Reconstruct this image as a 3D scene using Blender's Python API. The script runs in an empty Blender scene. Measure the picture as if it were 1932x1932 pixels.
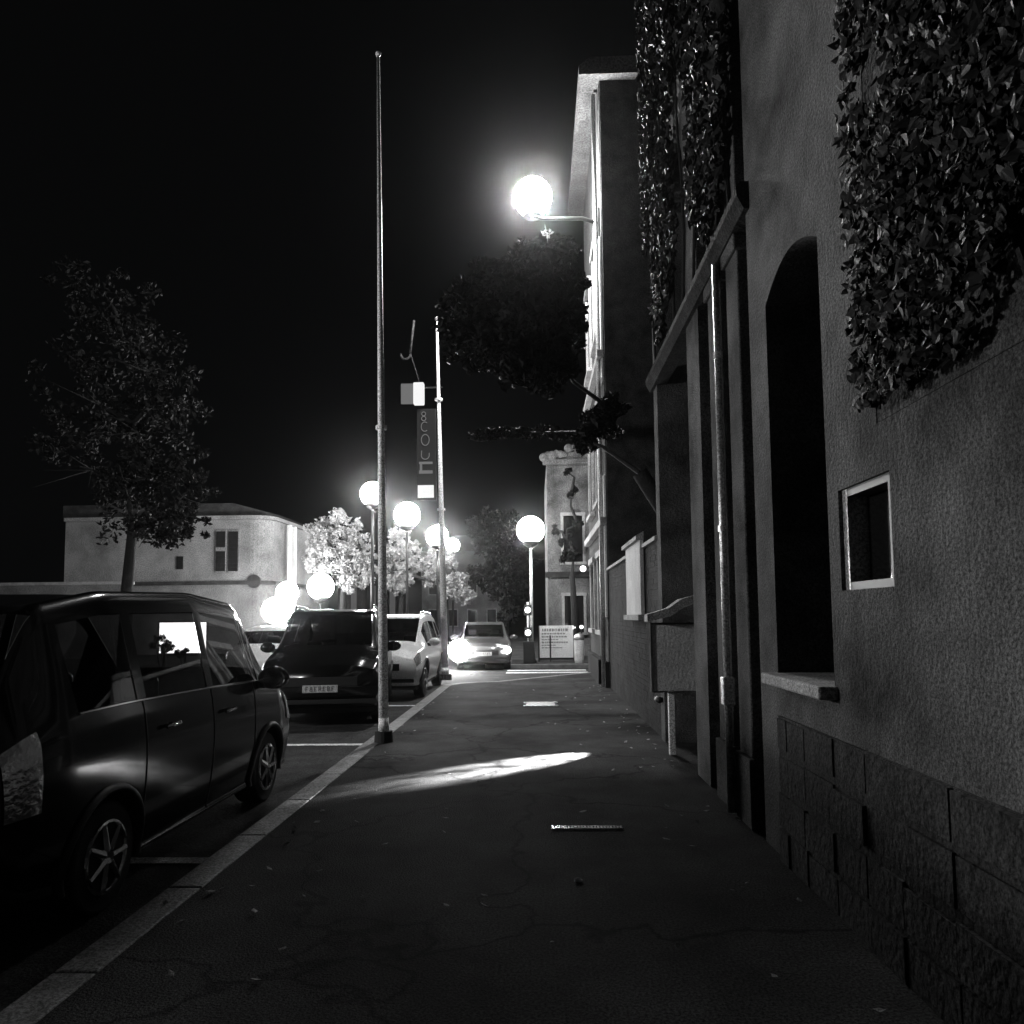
import bpy, math, random
from mathutils import Vector, Matrix, noise
PI = math.pi
R = math.radians
random.seed(11)
scene = bpy.context.scene
col = scene.collection

# ------------------------------------------------------------------ camera
CAM_H = 1.55
cam_d = bpy.data.cameras.new('camera')
cam = bpy.data.objects.new('camera', cam_d)
col.objects.link(cam)
cam_d.sensor_width = 36.0
cam_d.lens = 26.44
cam_d.shift_y = 0.0502
cam_d.clip_start = 0.05
cam_d.clip_end = 1500
cam.location = (0, 0, CAM_H)
cam.rotation_euler = (Matrix.Rotation(R(1.78), 3, 'Z') @ Matrix.Rotation(R(94.0), 3, 'X') @ Matrix.Rotation(R(-0.6), 3, 'Z')).to_euler()
scene.camera = cam
MC = cam.rotation_euler.to_matrix()

def at(x, y, D):
    """a photograph position (1932 px wide copy) and a street distance -> a world point"""
    f = 1419.0
    d = MC @ Vector(((x - 966) / f, -(y - 966) / f + 97.0 / f, -1.0))
    return Vector((0, 0, CAM_H)) + d * (D / d.y)

# ------------------------------------------------------------------ night sky
world = bpy.data.worlds.new('World')
scene.world = world
world.use_nodes = True
wn = world.node_tree
wbg = wn.nodes['Background']
wbg.inputs['Color'].default_value = (0.9, 0.95, 1.0, 1)
wbg.inputs['Strength'].default_value = 0.0020
scene.view_settings.view_transform = 'Standard'
scene.view_settings.look = 'None'
scene.view_settings.exposure = 0.0
scene.view_settings.gamma = 1.0
scene.cycles.use_denoising = True
scene.cycles.sample_clamp_indirect = 2.0
scene.cycles.max_bounces = 6
scene.cycles.diffuse_bounces = 1
scene.cycles.transparent_max_bounces = 12

# ------------------------------------------------------------------ helpers
def tag(o, label=None, cat=None, group=None, kind=None):
    if label: o['label'] = label
    if cat: o['category'] = cat
    if group: o['group'] = group
    if kind: o['kind'] = kind
    return o

def empty(name, loc, label, cat, group=None, rz=0.0):
    o = bpy.data.objects.new(name, None)
    o.empty_display_size = 0.3
    col.objects.link(o)
    o.location = loc
    o.rotation_euler = (0, 0, rz)
    return tag(o, label, cat, group)

class MB:
    def __init__(s): s.v = []; s.f = []
    def add(s, vs, fs):
        n = len(s.v); s.v += [tuple(v) for v in vs]; s.f += [tuple(i + n for i in f) for f in fs]; return s
    def box(s, x0, x1, y0, y1, z0, z1):
        vs = [(x0,y0,z0),(x1,y0,z0),(x1,y1,z0),(x0,y1,z0),(x0,y0,z1),(x1,y0,z1),(x1,y1,z1),(x0,y1,z1)]
        return s.add(vs, [(3,2,1,0),(4,5,6,7),(0,1,5,4),(1,2,6,5),(2,3,7,6),(3,0,4,7)])
    def tube(s, a, b, r0, r1=None, n=12, cap=True):
        a = Vector(a); b = Vector(b); r1 = r0 if r1 is None else r1
        d = (b - a).normalized()
        u = d.orthogonal().normalized(); w = d.cross(u)
        vs = []
        for p, r in ((a, r0), (b, r1)):
            for i in range(n):
                t = 2 * PI * i / n
                vs.append(p + (u * math.cos(t) + w * math.sin(t)) * r)
        fs = [(i, (i + 1) % n, n + (i + 1) % n, n + i) for i in range(n)]
        if cap: fs += [tuple(range(n - 1, -1, -1)), tuple(range(n, 2 * n))]
        return s.add(vs, fs)
    def path(s, pts, rs, n=10):
        pts = [Vector(p) for p in pts]
        vs = []; ref = None
        for i, p in enumerate(pts):
            d = (pts[min(i + 1, len(pts) - 1)] - pts[max(i - 1, 0)]).normalized()
            if ref is None: ref = d.orthogonal().normalized()
            u = (ref - d * ref.dot(d)).normalized(); w = d.cross(u); ref = u
            rr_ = rs if isinstance(rs, (int, float)) else rs[i]
            vs += [p + (u * math.cos(2 * PI * k / n) + w * math.sin(2 * PI * k / n)) * rr_ for k in range(n)]
        fs = [(i * n + k, i * n + (k + 1) % n, (i + 1) * n + (k + 1) % n, (i + 1) * n + k) for i in range(len(pts) - 1) for k in range(n)]
        return s.add(vs, fs)
    def lathe(s, prof, c=(0, 0, 0), n=24):
        vs = []; m = len(prof)
        for i in range(n):
            t = 2 * PI * i / n
            for r, z in prof: vs.append((c[0] + r * math.cos(t), c[1] + r * math.sin(t), c[2] + z))
        fs = []
        for i in range(n):
            j = (i + 1) % n
            for k in range(m - 1): fs.append((i * m + k, j * m + k, j * m + k + 1, i * m + k + 1))
        return s.add(vs, fs)
    def sphere(s, c, r, n=24, sz=1.0):
        prof = [(max(1e-4, r * math.sin(PI * k / 14)), -r * sz * math.cos(PI * k / 14)) for k in range(15)]
        return s.lathe(prof, c, n)
    def prism(s, pts, x0, x1, axis='x'):
        """outline pts (a,b) extruded along an axis: x -> (x,a,b), y -> (a,y,b), z -> (a,b,z)"""
        def q(a, b, t): return (t, a, b) if axis == 'x' else ((a, t, b) if axis == 'y' else (a, b, t))
        n = len(pts)
        vs = [q(a, b, x0) for a, b in pts] + [q(a, b, x1) for a, b in pts]
        fs = [(i, (i + 1) % n, n + (i + 1) % n, n + i) for i in range(n)]
        fs += [tuple(range(n - 1, -1, -1)), tuple(range(n, 2 * n))]
        return s.add(vs, fs)
    def build(s, name, mat, parent=None, smooth=False, bevel=0.0, label=None, loc=None):
        me = bpy.data.meshes.new(name)
        me.from_pydata(s.v, [], s.f)
        me.validate()
        me.materials.append(mat)
        import bmesh
        bm = bmesh.new(); bm.from_mesh(me)
        bmesh.ops.recalc_face_normals(bm, faces=bm.faces)
        bm.to_mesh(me); bm.free()
        if smooth:
            me.polygons.foreach_set('use_smooth', [True] * len(me.polygons))
        o = bpy.data.objects.new(name, me)
        col.objects.link(o)
        if parent: o.parent = parent
        if loc: o.location = loc
        if bevel:
            m = o.modifiers.new('bevel', 'BEVEL'); m.width = bevel; m.segments = 2; m.limit_method = 'ANGLE'
        if label: o['label'] = label
        return o

# ------------------------------------------------------------------ materials
def mat(name, c, rough=0.7, metal=0.0, var=0.0, vscale=4.0, bump=0.0, bscale=40.0, coat=0.0, spec=0.5, detail=6.0, grain=60.0, gamt=.8):
    m = bpy.data.materials.new(name); m.use_nodes = True
    nt = m.node_tree; b = nt.nodes['Principled BSDF']
    b.inputs['Base Color'].default_value = (c, c, c, 1)
    b.inputs['Roughness'].default_value = rough
    b.inputs['Metallic'].default_value = metal
    b.inputs['Specular IOR Level'].default_value = spec
    if coat: b.inputs['Coat Weight'].default_value = coat; b.inputs['Coat Roughness'].default_value = 0.04
    if var or bump:
        tc = nt.nodes.new('ShaderNodeTexCoord')
        if var:
            n1 = nt.nodes.new('ShaderNodeTexNoise'); n1.inputs['Scale'].default_value = vscale; n1.inputs['Detail'].default_value = detail
            n1.inputs['Roughness'].default_value = 0.65
            cr = nt.nodes.new('ShaderNodeValToRGB')
            cr.color_ramp.elements[0].position = 0.32; cr.color_ramp.elements[1].position = 0.68
            lo = max(0.0, c * (1 - var)); hi = min(0.95, c * (1 + var))
            cr.color_ramp.elements[0].color = (lo, lo, lo, 1); cr.color_ramp.elements[1].color = (hi, hi, hi, 1)
            nt.links.new(tc.outputs['Object'], n1.inputs['Vector'])
            nt.links.new(n1.outputs['Fac'], cr.inputs['Fac'])
            fn = nt.nodes.new('ShaderNodeTexNoise'); fn.inputs['Scale'].default_value = grain; fn.inputs['Detail'].default_value = 4; fn.inputs['Roughness'].default_value = .8
            fr_ = nt.nodes.new('ShaderNodeValToRGB'); fr_.color_ramp.elements[0].position = .40; fr_.color_ramp.elements[1].position = .60
            fr_.color_ramp.elements[0].color = (.25, .25, .25, 1); fr_.color_ramp.elements[1].color = (1.9, 1.9, 1.9, 1)
            mu = nt.nodes.new('ShaderNodeMix'); mu.data_type = 'RGBA'; mu.blend_type = 'MULTIPLY'; mu.inputs[0].default_value = gamt
            nt.links.new(tc.outputs['Object'], fn.inputs['Vector']); nt.links.new(fn.outputs['Fac'], fr_.inputs['Fac'])
            nt.links.new(cr.outputs['Color'], mu.inputs[6]); nt.links.new(fr_.outputs['Color'], mu.inputs[7])
            nt.links.new(mu.outputs[2], b.inputs['Base Color'])
        if bump:
            n2 = nt.nodes.new('ShaderNodeTexNoise'); n2.inputs['Scale'].default_value = bscale; n2.inputs['Detail'].default_value = 5
            bp = nt.nodes.new('ShaderNodeBump'); bp.inputs['Strength'].default_value = bump; bp.inputs['Distance'].default_value = 0.02
            nt.links.new(tc.outputs['Object'], n2.inputs['Vector'])
            nt.links.new(n2.outputs['Fac'], bp.inputs['Height'])
            nt.links.new(bp.outputs['Normal'], b.inputs['Normal'])
    return m

def emis(name, strength, c=1.0, edge=False):
    m = bpy.data.materials.new(name); m.use_nodes = True
    nt = m.node_tree; nt.nodes.remove(nt.nodes['Principled BSDF'])
    e = nt.nodes.new('ShaderNodeEmission'); e.inputs['Color'].default_value = (c, c, c, 1); e.inputs['Strength'].default_value = strength
    nt.links.new(e.outputs[0], nt.nodes['Material Output'].inputs[0])
    return m

def glass(name, tint=0.6, refl=1.0):
    m = bpy.data.materials.new(name); m.use_nodes = True
    nt = m.node_tree; nt.nodes.remove(nt.nodes['Principled BSDF'])
    t = nt.nodes.new('ShaderNodeBsdfTransparent'); t.inputs['Color'].default_value = (tint, tint, tint, 1)
    g = nt.nodes.new('ShaderNodeBsdfGlossy'); g.inputs['Roughness'].default_value = 0.02; g.inputs['Color'].default_value = (refl, refl, refl, 1)
    fr = nt.nodes.new('ShaderNodeFresnel')
    ge = nt.nodes.new('ShaderNodeNewGeometry'); ma = nt.nodes.new('ShaderNodeMath'); ma.operation = 'MULTIPLY_ADD'   # thin sheet: same index from both sides
    ma.inputs[1].default_value = 1 / 1.5 - 1.5; ma.inputs[2].default_value = 1.5
    nt.links.new(ge.outputs['Backfacing'], ma.inputs[0]); nt.links.new(ma.outputs[0], fr.inputs['IOR'])
    mx = nt.nodes.new('ShaderNodeMixShader')
    nt.links.new(fr.outputs[0], mx.inputs[0]); nt.links.new(t.outputs[0], mx.inputs[1]); nt.links.new(g.outputs[0], mx.inputs[2])
    nt.links.new(mx.outputs[0], nt.nodes['Material Output'].inputs[0])
    return m

def leafmat(name, c, trans=0.25):
    m = bpy.data.materials.new(name); m.use_nodes = True
    nt = m.node_tree; b = nt.nodes['Principled BSDF']
    oi = nt.nodes.new('ShaderNodeTexCoord'); n = nt.nodes.new('ShaderNodeTexNoise'); n.inputs['Scale'].default_value = 3.0
    cr = nt.nodes.new('ShaderNodeValToRGB')
    cr.color_ramp.elements[0].position = .3; cr.color_ramp.elements[1].position = .7
    cr.color_ramp.elements[0].color = (c * .6,) * 3 + (1,); cr.color_ramp.elements[1].color = (c * 1.4,) * 3 + (1,)
    nt.links.new(oi.outputs['Object'], n.inputs['Vector']); nt.links.new(n.outputs['Fac'], cr.inputs['Fac'])
    nt.links.new(cr.outputs['Color'], b.inputs['Base Color'])
    b.inputs['Roughness'].default_value = 0.6; b.inputs['Specular IOR Level'].default_value = .15
    tr = nt.nodes.new('ShaderNodeBsdfTranslucent'); tr.inputs['Color'].default_value = (c, c, c, 1)
    mx = nt.nodes.new('ShaderNodeMixShader'); mx.inputs[0].default_value = trans
    nt.links.new(b.outputs[0], mx.inputs[1]); nt.links.new(tr.outputs[0], mx.inputs[2])
    nt.links.new(mx.outputs[0], nt.nodes['Material Output'].inputs[0])
    return m

M = {}
M['asphalt'] = mat('asphalt', 0.04, 0.85, spec=.1, grain=70, var=0.45, vscale=2.5, bump=0.6, bscale=70)
M['paving'] = mat('paving_asphalt', 0.046, 0.9, spec=.03, grain=75, gamt=.9, var=0.6, vscale=.9, bump=0.7, bscale=90, detail=12)
def cracks(m, scale):
    nt = m.node_tree; b = nt.nodes['Principled BSDF']; src = b.inputs['Base Color'].links[0].from_socket
    tc = nt.nodes.new('ShaderNodeTexCoord'); nz = nt.nodes.new('ShaderNodeTexNoise'); nz.inputs['Scale'].default_value = 2.2; nz.inputs['Detail'].default_value = 6
    ad = nt.nodes.new('ShaderNodeMix'); ad.data_type = 'RGBA'; ad.blend_type = 'LINEAR_LIGHT'; ad.inputs[0].default_value = .35
    vo = nt.nodes.new('ShaderNodeTexVoronoi'); vo.feature = 'DISTANCE_TO_EDGE'; vo.inputs['Scale'].default_value = scale
    cr = nt.nodes.new('ShaderNodeValToRGB'); cr.color_ramp.elements[0].position = 0; cr.color_ramp.elements[1].position = .012; cr.color_ramp.elements[0].color = (.15, .15, .15, 1)
    mu = nt.nodes.new('ShaderNodeMix'); mu.data_type = 'RGBA'; mu.blend_type = 'MULTIPLY'; mu.inputs[0].default_value = .8
    nt.links.new(tc.outputs['Object'], nz.inputs['Vector']); nt.links.new(tc.outputs['Object'], ad.inputs[6]); nt.links.new(nz.outputs['Color'], ad.inputs[7])
    nt.links.new(ad.outputs[2], vo.inputs['Vector']); nt.links.new(vo.outputs['Distance'], cr.inputs['Fac'])
    nt.links.new(src, mu.inputs[6]); nt.links.new(cr.outputs['Color'], mu.inputs[7]); nt.links.new(mu.outputs[2], b.inputs['Base Color'])
cracks(M['paving'], .45)
M['kerb'] = mat('kerb_stone', 0.17, 0.7, var=0.35, vscale=5, bump=0.4, bscale=50)
M['plaster'] = mat('plaster', 0.075, 0.95, grain=80, spec=0.1, var=0.8, vscale=1.1, bump=0.5, bscale=35, detail=10)
M['pale_far'] = mat('mottled_render', 0.10, 0.9, grain=24, gamt=.7, var=0.75, vscale=1.1, bump=0.4, bscale=15, detail=12)
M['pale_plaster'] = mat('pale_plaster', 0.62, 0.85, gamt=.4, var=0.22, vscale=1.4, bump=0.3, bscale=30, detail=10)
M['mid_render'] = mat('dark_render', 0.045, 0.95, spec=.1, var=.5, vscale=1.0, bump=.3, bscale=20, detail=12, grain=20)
M['stone'] = mat('stone', 0.25, 0.8, var=0.35, vscale=3.5, bump=0.4, bscale=30)
M['dark_stone'] = mat('dark_stone', 0.03, 0.95, spec=0.1, var=0.5, vscale=3, bump=0.6, bscale=25)
M['black_timber'] = mat('black_timber', 0.008, 0.9, var=0.3, vscale=6, bump=0.15, bscale=20, spec=0.1)
M['facadeA'] = mat('old_render', 0.14, 0.9, grain=22, gamt=.55, var=0.5, vscale=0.6, bump=0.3, bscale=12, detail=12)
M['dark_glass'] = mat('dark_glass', 0.01, 0.08)
M['pole'] = mat('painted_steel', 0.8, 0.5, var=0.15, vscale=8, bump=0.15, bscale=60)
M['dark_metal'] = mat('dark_metal', 0.03, 0.45, metal=0.3)
M['zinc'] = mat('zinc', 0.5, 0.4, metal=0.7, var=0.2, vscale=8)
M['steel'] = mat('bright_steel', .8, .16, metal=1.0)
M['foil'] = mat('foil', .9, .35, metal=1.0)
M['chrome'] = mat('chrome', 0.8, 0.12, metal=1.0)
M['black_paint'] = mat('black_car_paint', 0.003, 0.14, coat=0.3)
M['suv_paint'] = mat('dark_car_paint', 0.002, 0.16, coat=0.2)
M['white_paint'] = mat('white_car_paint', 0.75, 0.3, coat=0.6, var=0.05)
M['silver_paint'] = mat('silver_car_paint', 0.10, 0.3, metal=0.4, coat=0.6)
M['rubber'] = mat('rubber', 0.015, 0.85)
M['black_plastic'] = mat('black_plastic', 0.01, 0.5)
M['car_glass'] = glass('car_glass', 0.32)
M['tinted'] = glass('tinted_glass', 0.12)
M['lens'] = mat('lamp_lens', 0.75, 0.22, metal=1.0, bump=0.5, bscale=25)
M['plate'] = mat('number_plate', 0.45, 0.4, var=0.1, vscale=40)
M['ink'] = mat('ink', 0.03, 0.6)
M['white_board'] = mat('white_board', 0.8, 0.5, var=0.08, vscale=5)
M['grey_print'] = mat('grey_print', 0.25, 0.6)
M['white_road'] = mat('road_marking_paint', 0.6, 0.7, var=0.35, vscale=12)
M['paper'] = mat('paper', 0.9, 0.8)
M['leaf'] = leafmat('leaf', 0.006)
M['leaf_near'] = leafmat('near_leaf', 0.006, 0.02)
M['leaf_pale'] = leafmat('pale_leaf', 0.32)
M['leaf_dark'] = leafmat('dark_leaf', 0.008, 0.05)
M['bark'] = mat('bark', 0.008, 0.9, var=0.4, vscale=10, bump=0.8, bscale=30)
M['globe_hot'] = emis('bright_globe', 640)
M['globe'] = emis('street_globe', 110)
M['globe_row'] = emis('row_globe', 170)
M['globe_twin'] = emis('twin_globe', 110)
M['globe_low'] = emis('low_globe', 70)
M['headlight'] = emis('headlight_glow', 160)
M['head_dim'] = emis('headlight_dim', 25)
M['glare_face'] = emis('glare_light', 16)
M['signglow'] = emis('sign_light', 0.95)
M['signdim'] = emis('sign_letter', 0.16)
M['signal'] = emis('signal_light', 6)
M['winlight'] = emis('window_light', 0.08)

# ------------------------------------------------------------------ the ground
KX = -2.15            # kerb line (outer edge), the road lies left of it
RZ = -0.12            # road level, the pavement is z = 0
g = MB(); g.add([(-400,-60,RZ),(400,-60,RZ),(400,900,RZ),(-400,900,RZ)], [(0,1,2,3)])
tag(g.build('road', M['asphalt']), kind='structure')
# near pavement: ends at the junction with a rounded corner
def corner_outline(inset=0.0):
    x0 = KX + inset
    pts = [(3.2, -6.0), (x0, -6.0), (x0, 16.9)]
    cx, cy, r = KX + 1.5, 16.9, 1.5 - inset
    for k in range(1, 9):
        t = PI - (PI / 2 - 0.18) * k / 8
        pts.append((cx + r * math.cos(t), cy + r * 0.8 * math.sin(t)))
    lx, ly = pts[-1]
    pts += [(1.3, 20.6 - inset), (3.2, 21.2 - inset)]
    return pts
tag(MB().prism(corner_outline(0.2), RZ - .05, 0.0, 'z').build('pavement', M['paving']), kind='structure')
# kerb strip: outline ring between inset 0 and inset 0.2
o_ = corner_outline(0.0)[1:]; i_ = corner_outline(0.2)[1:]
kb = MB()
for k in range(len(o_) - 1):
    a, b, c, d = o_[k], o_[k + 1], i_[k + 1], i_[k]
    L = math.hypot(b[0] - a[0], b[1] - a[1]); nseg = max(1, int(L / 1.0))
    for j in range(nseg):
        t0 = j / nseg + .004 / L; t1 = (j + 1) / nseg - .004 / L
        P = lambda p, q, t: (p[0] + (q[0] - p[0]) * t, p[1] + (q[1] - p[1]) * t)
        kb.prism([P(a, b, t0), P(a, b, t1), P(d, c, t1), P(d, c, t0)], RZ - .06, 0.006, 'z')
tag(kb.build('kerb', M['kerb'], bevel=0.012), kind='structure')
# pavement across the junction and across the street
tag(MB().box(-1.5, 14, 24.3, 60, RZ - .05, 0).build('far_pavement', M['paving']), kind='structure')
tag(MB().box(-1.65, 14, 24.1, 24.297, RZ - .05, 0.006).build('far_kerb', M['kerb'], bevel=0.01), kind='structure')
tag(MB().box(-30, -8.6, -5, 60, RZ - .05, 0).build('street_side_pavement', M['paving']), kind='structure')
# white marking across the side street and parking lines
mk = MB()
mk.box(-0.9, 1.5, 22.05, 22.45, RZ + .004, RZ + .008)
mk.box(-0.9, 1.5, 22.95, 23.35, RZ + .004, RZ + .008)
for y in (5.2, 9.9, 14.2): mk.box(-4.5, -2.3, y, y + .12, RZ + .004, RZ + .008)
for y in range(0, 60, 6): mk.box(-5.6, -5.48, y, y + 3, RZ + .004, RZ + .008)
tag(mk.build('road_marking', M['white_road']), kind='structure')

# ------------------------------------------------------------------ stone house with pilasters (right)
WX = 1.55
house = empty('stone_house', (WX, 4, 0), 'dark plastered house with pilasters, arched window and porch along the right of the pavement', 'house')
HI = Matrix.Translation(house.location).inverted()
def hpart(mb, name, m, parent=house, **k):
    off = Vector((WX, 4, 0))
    mb.v = [tuple(Vector(v) - off) for v in mb.v]
    return mb.build(name, m, parent, **k)
w = MB()
HT = 12.0
w.box(WX, 4.0, -5, 2.75, 0, 1.66)                      # near wall below the small window
w.box(WX, 4.0, 2.75, 3.86, 0, 1.66)
w.box(WX, 4.0, 3.86, 4.0, 0, HT)
w.box(WX, 4.0, 3.30, 3.86, 2.17, 2.40)
w.box(WX, 4.0, -5, 3.30, 1.66, 2.40)
w.box(WX + .16, 4.0, 3.30, 3.86, 1.66, 2.17)
w.box(WX, 4.0, 3.40, 3.86, 2.40, HT)
w.box(WX, 4.0, 4.0, 4.92, 0, 1.10)                     # under the arched window
# arched head
ap = [(4.0, 3.50)]
for k in range(13):
    t = k / 12; ap.append((4.0 + .92 * t, 3.50 + .24 * math.sin(PI * (0.12 + .76 * t))))
ap += [(4.92, 3.50), (4.92, HT), (4.0, HT)]
w.prism(ap[1:-3] + [(4.92, HT), (4.0, HT)], WX, 4.0)
w.box(WX + .55, 4.0, 4.0, 4.92, 1.10, 3.75)            # back of the recess
w.box(WX, 4.0, 4.92, 5.30, 0, HT)
w.box(WX + .11, 4.0, 5.30, 7.46, 0, HT)
w.box(WX + .0, WX + .11, 6.92, 7.46, 0, HT)
w.box(WX + .62, 4.0, 7.46, 9.30, 0, HT)                # back of the porch
w.box(WX + .02, WX + .62, 7.46, 9.30, 6.4, HT)         # wall over the porch
w.box(WX, 4.0, 9.30, 9.57, 0, HT)
hpart(w, 'wall', M['plaster'])
for (a, b) in ((5.57, 5.90), (6.11, 6.53)):
    p = MB().box(WX - .0, WX + .11, a, b, 0.5, 4.42).box(WX - .03, WX + .11, a - .04, b + .04, 0, 0.5)
    p.box(WX - .03, WX + .11, a - .03, b + .03, 4.30, 4.42)
    p.box(WX, WX + .11, a, b, 4.62, HT)
    hpart(p, 'pilaster', M['plaster'], bevel=0.012)
hpart(MB().prism([(WX - .09, 4.58), (WX - .09, 4.52), (WX - .04, 4.42), (WX + .12, 4.42), (WX + .12, 4.62), (WX - .06, 4.62)], 5.2, 9.62, 'y'), 'cornice', M['dark_stone'])
hpart(MB().box(WX - .1, WX + .55, 3.96, 4.96, 1.10, 1.17), 'window_sill', M['stone'], bevel=0.012)
fr = MB()
fr.box(WX + .45, WX + .52, 4.0, 4.07, 1.17, 3.70).box(WX + .45, WX + .52, 4.85, 4.92, 1.17, 3.70).box(WX + .45, WX + .52, 4.43, 4.49, 1.17, 3.70)
for z in (1.17, 2.0, 2.85, 3.5): fr.box(WX + .455, WX + .515, 4.07, 4.85, z, z + .06)
wf = hpart(fr, 'window_frame', M['black_timber'])
hpart(MB().box(WX + .48, WX + .49, 4.07, 4.85, 1.2, 3.7), 'window_pane', M['dark_glass'], parent=wf)
# small high window beside the arched one
hpart(MB().box(WX + .02, WX + .16, 3.80, 3.86, 1.66, 2.17), 'small_window_jamb', M['zinc'])  # far jamb alone in bright metal, lamplight put into its colour
sf = MB().box(WX + .02, WX + .16, 3.30, 3.36, 1.66, 2.17).box(WX + .02, WX + .16, 3.36, 3.80, 1.66, 1.70).box(WX + .02, WX + .16, 3.36, 3.80, 2.13, 2.17)
sfo = hpart(sf, 'small_window_frame', M['dark_metal'])
hpart(MB().box(WX + .12, WX + .14, 3.36, 3.80, 1.70, 2.13), 'small_window_pane', M['dark_glass'], parent=sfo)
hpart(MB().box(WX + .004, 4.0, -5, 3.398, 2.405, HT - .02), 'upper_wall', M['plaster'])
# plinth and rubble base
pl = MB()
for (a, b) in ((-5, 4.9), ):
    y = a
    while y < b:
        wd = random.uniform(.25, .5)
        for z0 in (0, .22, .46, .70):
            pl.box(WX - .02 - random.uniform(0, .02), WX - .001, y, min(y + wd, b) - .015, z0 + .004, z0 + random.uniform(.18, .205))
        y += wd
pl.box(WX - .016, WX - .001, -5, 4.9, .002, .9)
hpart(pl, 'rubble_plinth', M['dark_stone'])
# porch: board door and window at the back
pd = MB()
for k in range(6): pd.box(WX + .57, WX + .618, 8.12 + k * .16, 8.12 + k * .16 + .15, 0.02, 2.25)
pdo = hpart(pd, 'door', M['black_timber'])
hpart(MB().sphere((WX + .54, 8.22, 1.05), .035), 'door_knob', M['zinc'], parent=pdo, smooth=True)
pf = MB().box(WX + .56, WX + .62, 8.02, 8.10, 0, 2.35).box(WX + .56, WX + .62, 9.09, 9.17, 0, 2.35).box(WX + .56, WX + .62, 8.10, 9.09, 2.27, 2.35)
hpart(pf, 'door_frame', M['stone'])
# upper tall windows over the porch with stone surround
for (a, b, z0, z1) in ((7.75, 8.95, 3.1, 5.4),):
    f = MB().box(WX + .54, WX + .618, a - .14, a, z0, z1).box(WX + .54, WX + .618, b, b + .14, z0, z1).box(WX + .54, WX + .618, a - .14, b + .14, z1, z1 + .15).box(WX + .46, WX + .618, a - .18, b + .18, z0 - .1, z0)
    fo = hpart(f, 'window_frame', M['stone'])
    hpart(MB().box(WX + .595, WX + .615, a, b, z0, z1), 'window_pane', M['dark_glass'], parent=fo)

# downpipe on the pilaster
dp = empty('downpipe', (WX - .06, 5.98, 0), 'thin zinc downpipe running down the pilaster right of the notice board', 'pipe')
t_ = MB(); t_.tube((0, 0, 0.02), (0, 0, 4.38), .028, n=14)
t_.build('pipe', M['zinc'], dp, smooth=True)
MB().box(-.045, .045, -.05, .05, .84, 1.06).build('collar_box', M['zinc'], dp, bevel=.01)
for z in (2.2, 3.6): MB().tube((0, 0, z), (0, 0, z + .05), .038, n=14).build('pipe_clamp', M['zinc'], dp)

# roofed notice board on a post in the porch
nb0 = at(1272, 1408, 8.5)
nb = empty('notice_board', (nb0.x - .02, 8.5, 0), 'pale blank notice board with small sloping roof on a single post in the porch', 'notice board')
MB().box(-.035, .035, -.03, .03, 0, .72).build('post', M['pole'], nb, bevel=.006)
nbb = MB().box(-.20, .30, -.03, .03, .70, 1.44)
nbb.build('board', M['pale_plaster'], nb, bevel=.006)
nf = MB().box(-.22, -.20, -.04, .04, .69, 1.46).box(.30, .32, -.04, .04, .69, 1.46).box(-.20, .30, -.04, .04, 1.44, 1.46).box(-.20, .30, -.042, .04, .685, .70)
nf.build('frame', M['plaster'], nb)
rp = [(-.26, 1.47), (.0, 1.53), (.14, 1.62), (.36, 1.70), (.36, 1.78), (.12, 1.72), (-.02, 1.62), (-.26, 1.55)]
MB().prism(rp, -.12, .12, 'y').build('board_roof', M['stone'], nb)

# ------------------------------------------------------------------ garden wall and what hangs on it
gw = empty('garden_wall', (WX + .02, 12.9, 0), 'dark brick garden wall with stone coping between the two houses on the right', 'wall')
b_ = MB()
for r in range(34):
    z = r * .075
    y = -3.3 + (0.11 if r % 2 else 0)
    b_.box(0.0, .22, -3.3, 3.28, z + .0, z + .008)
b_.box(.006, .214, -3.3, 3.28, 0, 2.5)
for r in range(33):
    y = -3.3 - (0.11 if r % 2 else 0)
    while y < 3.27:
        a0 = max(y, -3.3); a1 = min(y + .21, 3.28)
        if a1 - a0 > .03: b_.box(-.002 - random.uniform(0, .004), .005, a0, a1, r * .075 + .009, r * .075 + .074)
        y += .22
b_.build('brickwork', M['dark_stone'], gw)
MB().prism([(-.05, 2.5), (-.05, 2.55), (.11, 2.62), (.27, 2.55), (.27, 2.5)], -3.3, 3.28, 'y').build('coping', M['stone'], gw)
ps = empty('wall_poster', (WX, 11.75, 0), 'pale vertical board fixed on the dark garden wall', 'board')
MB().box(-.05, .0, -.95, .75, 1.55, 2.62).build('panel', M['pale_plaster'], ps)
MB().prism([(-.11, 2.62), (-.11, 2.68), (0.0, 2.74), (0.0, 2.62)], -1.0, .8, 'y').build('cap', M['stone'], ps)
MB().box(-.1, 0.0, -1.0, .8, 1.47, 1.549).build('ledge', M['stone'], ps)

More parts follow.
